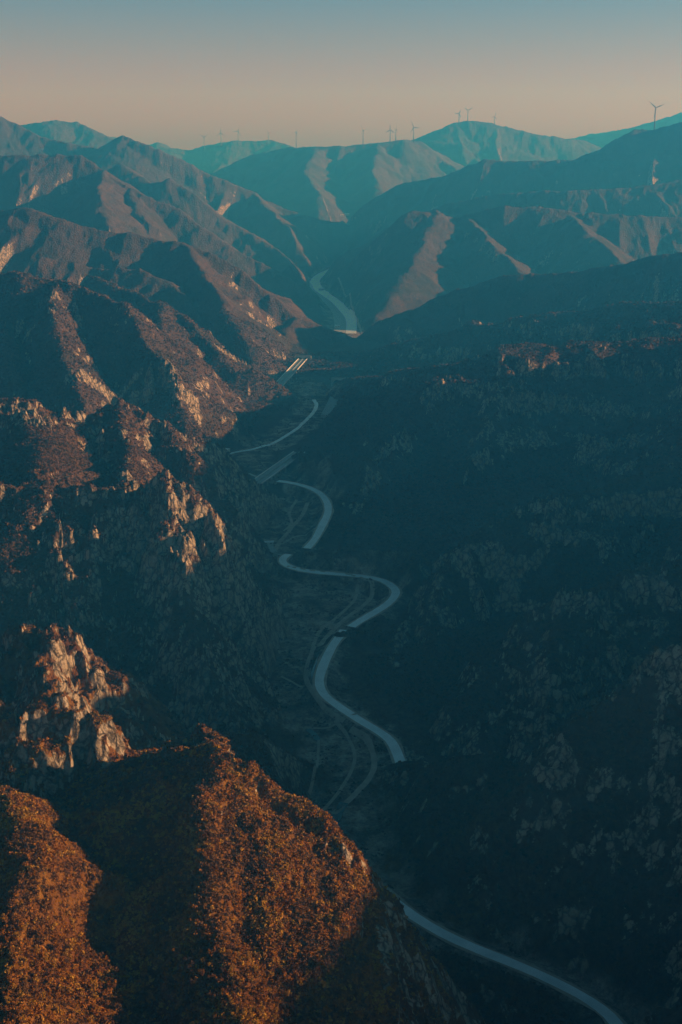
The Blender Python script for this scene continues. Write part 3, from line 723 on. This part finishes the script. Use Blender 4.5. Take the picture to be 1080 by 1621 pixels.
def shed(label, p, size, rz, roofm=M_roof, group=None, name='shed'):
    L, W, Hh_ = size
    rt = thing(name, label, 'building', p, rz, group)
    q = MB(); q.box((0, 0, Hh_ / 2 - 1), (L, W, Hh_ + 2)); q.obj('wall', M_wall, rt)
    q = MB(); e = .5
    V = [(-L/2-e, -W/2-e, Hh_), (L/2+e, -W/2-e, Hh_), (L/2+e, W/2+e, Hh_), (-L/2-e, W/2+e, Hh_), (-L/2-e, 0, Hh_ + W*.18), (L/2+e, 0, Hh_ + W*.18)]
    V += [(x, y, z + .25) for x, y, z in V]
    q.add(V, [(0,1,5,4),(2,3,4,5),(6,10,11,7),(8,11,10,9),(0,6,7,1),(2,8,9,3),(0,4,10,6),(3,9,10,4),(1,7,11,5),(2,5,11,8)]); q.obj('roof', roofm, rt)
    n = max(2, int(L / 5))
    for i in range(n):
        q = MB(); q.box((-L/2 + L*(i+.5)/n, -W/2 - .03, Hh_*.55), (1.6, .1, 1.3)); q.obj('window', M_dark, rt)
    q = MB(); q.box((L/2 + .03, 0, 1.1), (.1, 1.6, 2.2)); q.obj('door', M_steel, rt)
    return rt
yc = G(413, 868, 5)
yd = MB(); yd.box((0, 0, -4), (34, 38, 8), .3); yo = yd.obj('yard', M_yard); yo.location = yc; yo['kind'] = 'structure'
shed('long low shed with a bright white roof at the back of the small yard', G(421, 862, 5.1), (19, 6, 3.6), .1)
tk = thing('water_tank', 'small round pale tank at the left corner of the riverside yard', 'tank', G(402, 863, 5.1))
q = MB(); q.tube([(0, 0, -1), (0, 0, 3.4)], [3.2, 3.2], 20); q.obj('tank_wall', M_conc, tk, False)
q = MB(); q.tube([(0, 0, 3.41), (0, 0, 4.3)], [3.5, .3], 20); q.obj('lid', M_roof, tk)
shed('white flat building beside the lane where the long shaded spur ends', G(352, 716, 3), (22, 12, 5), -.3)
shed('tiny white roadside building on the bend of the far pale road', G(509, 459, 3), (20, 10, 6), .2)
shed('tiny white hut at the foot of the far pale riverbed', G(534, 518, 3), (14, 9, 5), .1)
for u_, v_, L_ in ((548, 341, 40), (541, 343, 24)):
    p = GH(u_, v_, 7500, 14000)
    shed('far pale ' + ('larger' if L_ == 40 else 'smaller') + ' farmhouse at the foot of the central hills', (p[0], p[1], p[2] + 1), (L_, 16, 8), .1, name='farmhouse')

# ------------------------------------------------------------------ wind turbines
def turbine(label, u, vhub, Y, blade_ang, yaw, group):
    Y = far_y(Y); rx, rz = ray(u, vhub); x = rx * Y; zh = rz * Y; zg = float(ground(x, Y)[0]) - 2
    H = min(max(zh - zg, 60), 125)
    root = thing('wind_turbine', label, 'wind turbine', (x, Y, zg), yaw, group)
    k = H / 80.0; rr = 40 * k
    q = MB(); q.tube([(0, 0, -2), (0, 0, H)], [3.4, 2.0], 14); q.obj('tower', M_turb, root, True)
    q = MB(); q.box((0, 1.5, H + 1.5), (3.4, 9.5, 3.6), taper=.9); q.obj('nacelle', M_turb, root)
    q = MB(); q.tube([(0, -3.2, H + 1.5), (0, -4.6, H + 1.5), (0, -5.8, H + 1.5)], [1.9, 1.6, .4], 12); q.obj('hub', M_turb, root, True)
    for i in range(3):
        t = math.radians(blade_ang + 120 * i); dx, dz = math.sin(t), math.cos(t)
        q = MB(); secs = [(1.2, 1.4, 1.0), (5, 1.8, .9), (9, 2.6, .6), (20, 2.0, .45), (32, 1.2, .3), (rr, .25, .1)]
        for r0_, cw, th in secs:
            for s1, s2 in ((-1, -1), (1, -1), (1, 1), (-1, 1)):
                q.v.append((dx * r0_ + dz * cw * s1, -4.4 + th * s2, H + 1.5 + dz * r0_ - dx * cw * s1))
        for j in range(len(secs) - 1):
            for c in range(4): q.f.append((j*4+c, j*4+(c+1)%4, j*4+4+(c+1)%4, j*4+4+c))
        q.f.append((3, 2, 1, 0)); e = (len(secs) - 1) * 4; q.f.append((e, e+1, e+2, e+3))
        q.obj('blade', M_turb, root)
    return root
gA, gB, gC = 'wind turbines on the far left hill', 'wind turbines along the low central ridge', 'wind turbines on the rounded far summit'
turbine('faint turbine at the left end of the far low hill, leftmost of all', 323, 212, 8750, 60, .2, gA)
turbine('faint turbine on the far low hill, second from the left', 350, 211, 8750, 0, -.3, gA)
turbine('faint turbine on the far low hill with one blade raised upright, third from the left', 377, 208, 8750, 25, .1, gA)
turbine('palest turbine at the right end of the far low hill, fourth from the left', 425, 211, 8750, 80, .7, gA)
turbine('lone thin dark turbine where the low central ridge begins', 469, 210, 6690, 40, 1.2, gB)
turbine('pale turbine standing alone left of the close pair on the central ridge', 575, 207, 6620, 70, 1.0, gB)
turbine('left turbine of the close pair on the central ridge', 618, 206, 6590, 0, -.35, gB)
turbine('right turbine of the close pair on the central ridge, seen nearly edge on', 627, 206, 6600, 5, 1.25, gB)
turbine('turbine with widespread blades at the foot of the rounded summit', 655, 202, 6620, 95, .1, gB)
turbine('lower turbine on the left shoulder of the rounded summit', 727, 180, 7500, 30, -.4, gC)
turbine('turbine standing on the very top of the rounded summit', 741, 175, 7500, 62, .05, gC)
turbine('turbine on the right slope of the rounded summit', 783, 185, 7500, 20, .5, gC)
t_ = turbine('largest nearest turbine, dark, on the crest of the high right hill', 1038, 171, 4832, 68, .15, 'wind turbines'); del t_['group']

# ------------------------------------------------------------------ woodland
def leafmat(name, lo, hi, use_tint=True):
    q = N(name); n = q.noise(q.coords(), 1 / 1.3, 3, .6)
    c = q.mix(q.ramp(n, [(.3, (0, 0, 0)), (.7, (1, 1, 1))]), lo, hi)
    return q.finish(c, .9, spec=.05)
M_leafs = [leafmat('rust_leaf', (.20, .072, .010), (.42, .185, .026)), leafmat('ochre_leaf', (.28, .140, .018), (.54, .31, .045)), leafmat('brown_leaf', (.10, .050, .020), (.20, .105, .040))]
M_bark = simple('bark', (.08, .06, .045), (.17, .13, .10), 1.5)
rng = np.random.default_rng(7)
def quads(cen, size, r):
    n = len(cen)
    a = r.normal(size=(n, 3)); a /= np.linalg.norm(a, axis=1)[:, None]
    b = np.cross(a, r.normal(size=(n, 3))); b /= np.linalg.norm(b, axis=1)[:, None]
    a *= size[:, None]; b *= (size * .7)[:, None]
    V = np.stack([cen - a - b, cen + a - b, cen + a + b, cen - a + b], 1).reshape(-1, 3)
    return V, np.arange(4 * n).reshape(-1, 4)
def crown_pts(n, r, R0, lobes):
    c = r.normal(size=(lobes, 3)) * np.array([.5, .5, .42]); k = r.integers(0, lobes, n)
    d = r.normal(size=(n, 3)); d /= np.linalg.norm(d, axis=1)[:, None]
    return (c[k] + d * (.42 * r.random(n) ** .4)[:, None]) * R0
variants = []
for kind in range(3):
    for vv in range(3):
        r = np.random.default_rng(100 + kind * 10 + vv)
        p = crown_pts(420, r, 1.9, 9); p[:, 2] += 3.6
        V, F = quads(p, .13 + .12 * r.random(len(p)), r)
        me = raw_mesh('crown', V, F); me.materials.append(M_leafs[kind])
        tq = MB(); tq.tube([(0, 0, -.6), (.08, .05, 1.4), (0.02, -.06, 3.0), (.1, 0, 4.6)], [.17, .13, .08, .02], 6)
        for j in range(7):
            an = r.random() * 6.28; z = 1.4 + r.random() * 1.8; l = 1.0 + r.random()
            tq.tube([(0, 0, z), (math.cos(an) * l * .6, math.sin(an) * l * .6, z + l * .5), (math.cos(an) * l, math.sin(an) * l, z + l * 1.1)], [.06, .04, .012], 5)
        tme = bpy.data.meshes.new('trunk'); tme.from_pydata(tq.v, [], tq.f); tme.materials.append(M_bark); tme.update()
        variants.append((kind, me, tme))
def in_frame(x, y, z):
    c, s_ = math.cos(PITCH), math.sin(PITCH)
    f = y * c - z * s_; up = y * s_ + z * c
    return (np.abs(x / f * FPX) < 560) & (np.abs(up / f * FPX) < 830)
def visible(x, y, z):
    ok = np.ones(len(x), bool)
    for f in np.linspace(.45, .995, 70):
        ok &= ground(x * f, y * f) < z * f + 1.5
    return ok
def sample(n, y0, y1, slope_max, r, umax=.30):
    y = np.sqrt(r.random(n) * (y1 * y1 - y0 * y0) + y0 * y0); x = (r.random(n) * 2 - 1) * umax * y
    z = ground(x, y)
    keep = (gridval(slope, x, y) < slope_max) & (gridval(rock, x, y) < .42 + .5 * (r.random(n) < .12)) & (gridval(BED, x, y) < .3) & (gridval(RDm, x, y) < .05) & (z > zfloor(y) + 3)
    return x[keep], y[keep], z[keep]
x, y, z = sample(9000, 330, 640, 1.6, rng)
ok = in_frame(x, y, z + 3); x, y, z = x[ok], y[ok], z[ok]
ok = visible(x, y, z + 4); x, y, z = x[ok], y[ok], z[ok]
lab = ['rust-red autumn tree on the wooded hill at the bottom left', 'ochre-yellow autumn tree on the wooded hill at the bottom left', 'dull brown leafless-looking tree on the wooded hill at the bottom left']
grp = ['rust-red trees on the near hill', 'ochre trees on the near hill', 'dull brown trees on the near hill']
order = np.argsort(y)
sel = []
for i in order:
    if all((x[i] - x[j]) ** 2 + (y[i] - y[j]) ** 2 > 14 for j in sel[-60:]): sel.append(i)
    if len(sel) >= 290: break
for i in sel:
    kd = rng.choice([0, 0, 0, 1, 1, 2]); v3 = variants[kd * 3 + rng.integers(0, 3)]
    rt = thing('autumn_tree', lab[kd], 'tree', (float(x[i]), float(y[i]), float(z[i])), float(rng.random() * 6.28), grp[kd])
    sc_ = float(.5 + .5 * rng.random() ** 2); rt.scale = (sc_, sc_, sc_ * float(.85 + .35 * rng.random()))
    for nm, me in (('crown', v3[1]), ('trunk', v3[2])):
        o = bpy.data.objects.new(nm, me); C.objects.link(o); o.parent = rt
print('trees', len(sel), 'y range', y[sel].min(), y[sel].max())

def scrub(name, n, y0, y1, q_per, rad, slope_max, mats, weights, seed, umax=.30, cond=None):
    r = np.random.default_rng(seed)
    x, y, z = sample(n, y0, y1, slope_max, r, umax)
    ok = in_frame(x, y, z + 1) & visible(x, y, z + 2.0)
    ok |= (r.random(len(x)) < .12)
    if cond is not None: ok &= cond(x, y, z)
    x, y, z = x[ok], y[ok], z[ok]
    m_ = len(x)
    rr = rad[0] + (rad[1] - rad[0]) * r.random(m_) ** 1.5
    d = r.normal(size=(m_, q_per, 3)); d /= np.linalg.norm(d, axis=2)[..., None]
    d *= (r.random((m_, q_per, 1)) ** .5); d[..., 2] = np.abs(d[..., 2]) * (1.2 if y0 < 600 else .6)
    if y0 < 600:
        pn = perlin(x / 22, y / 22, 98) + .6 * perlin(x / 7, y / 7, 99)
    cen = np.stack([x, y, z], 1)[:, None, :] + d * rr[:, None, None]
    sz = np.repeat(rr * (.26 if q_per > 18 else .42), q_per) * (.6 + .7 * r.random(m_ * q_per))
    V, F = quads(cen.reshape(-1, 3), sz, r)
    me = raw_mesh(name, V, F)
    for q in mats: me.materials.append(q)
    mi = r.choice(len(mats), m_, p=weights)
    if y0 < 600: mi = np.where(r.random(m_) < .65, np.where(pn > .33, 1, np.where(pn > .0, 0, 2)), mi)
    me.polygons.foreach_set('material_index', np.repeat(mi, q_per).astype(np.int32))
    o = bpy.data.objects.new(name, me); C.objects.link(o); o['kind'] = 'stuff'
    print(name, m_)
M_sc = [leafmat('grey_scrub', (.075, .044, .030), (.150, .090, .060)), leafmat('russet_scrub', (.105, .052, .028), (.20, .105, .058)), leafmat('olive_scrub', (.035, .034, .018), (.070, .062, .032))]
scrub('autumn_scrub', 110000, 330, 760, 26, (.4, 1.5), 1.7, M_leafs, [.5, .2, .3], 11, cond=lambda x, y, z: x < 60)
scrub('hillside_scrub', 110000, 640, 1500, 9, (.9, 2.2), 1.5, [M_leafs[2]] + M_sc, [.25, .3, .3, .15], 12)
scrub('distant_scrub', 130000, 1500, 3000, 6, (1.5, 3.4), 1.5, M_sc, [.5, .35, .15], 13)
def sample_bed(n, y0, y1, r):
    y = np.sqrt(r.random(n) * (y1 * y1 - y0 * y0) + y0 * y0); x = (r.random(n) * 2 - 1) * .16 * y
    b = gridval(BED, x, y)
    keep = (b > .15) & (gridval(RDm, x, y) < .05) & (perlin(x / 28, y / 28, 97) > .02)
    return x[keep], y[keep], ground(x[keep], y[keep])
_s = sample
sample = lambda n, y0, y1, sm, r, umax=.3: sample_bed(n, y0, y1, r)
scrub('riverside_bushes', 40000, 760, 2800, 9, (.8, 2.2), 9, M_sc, [.45, .2, .35], 21)
sample = _s
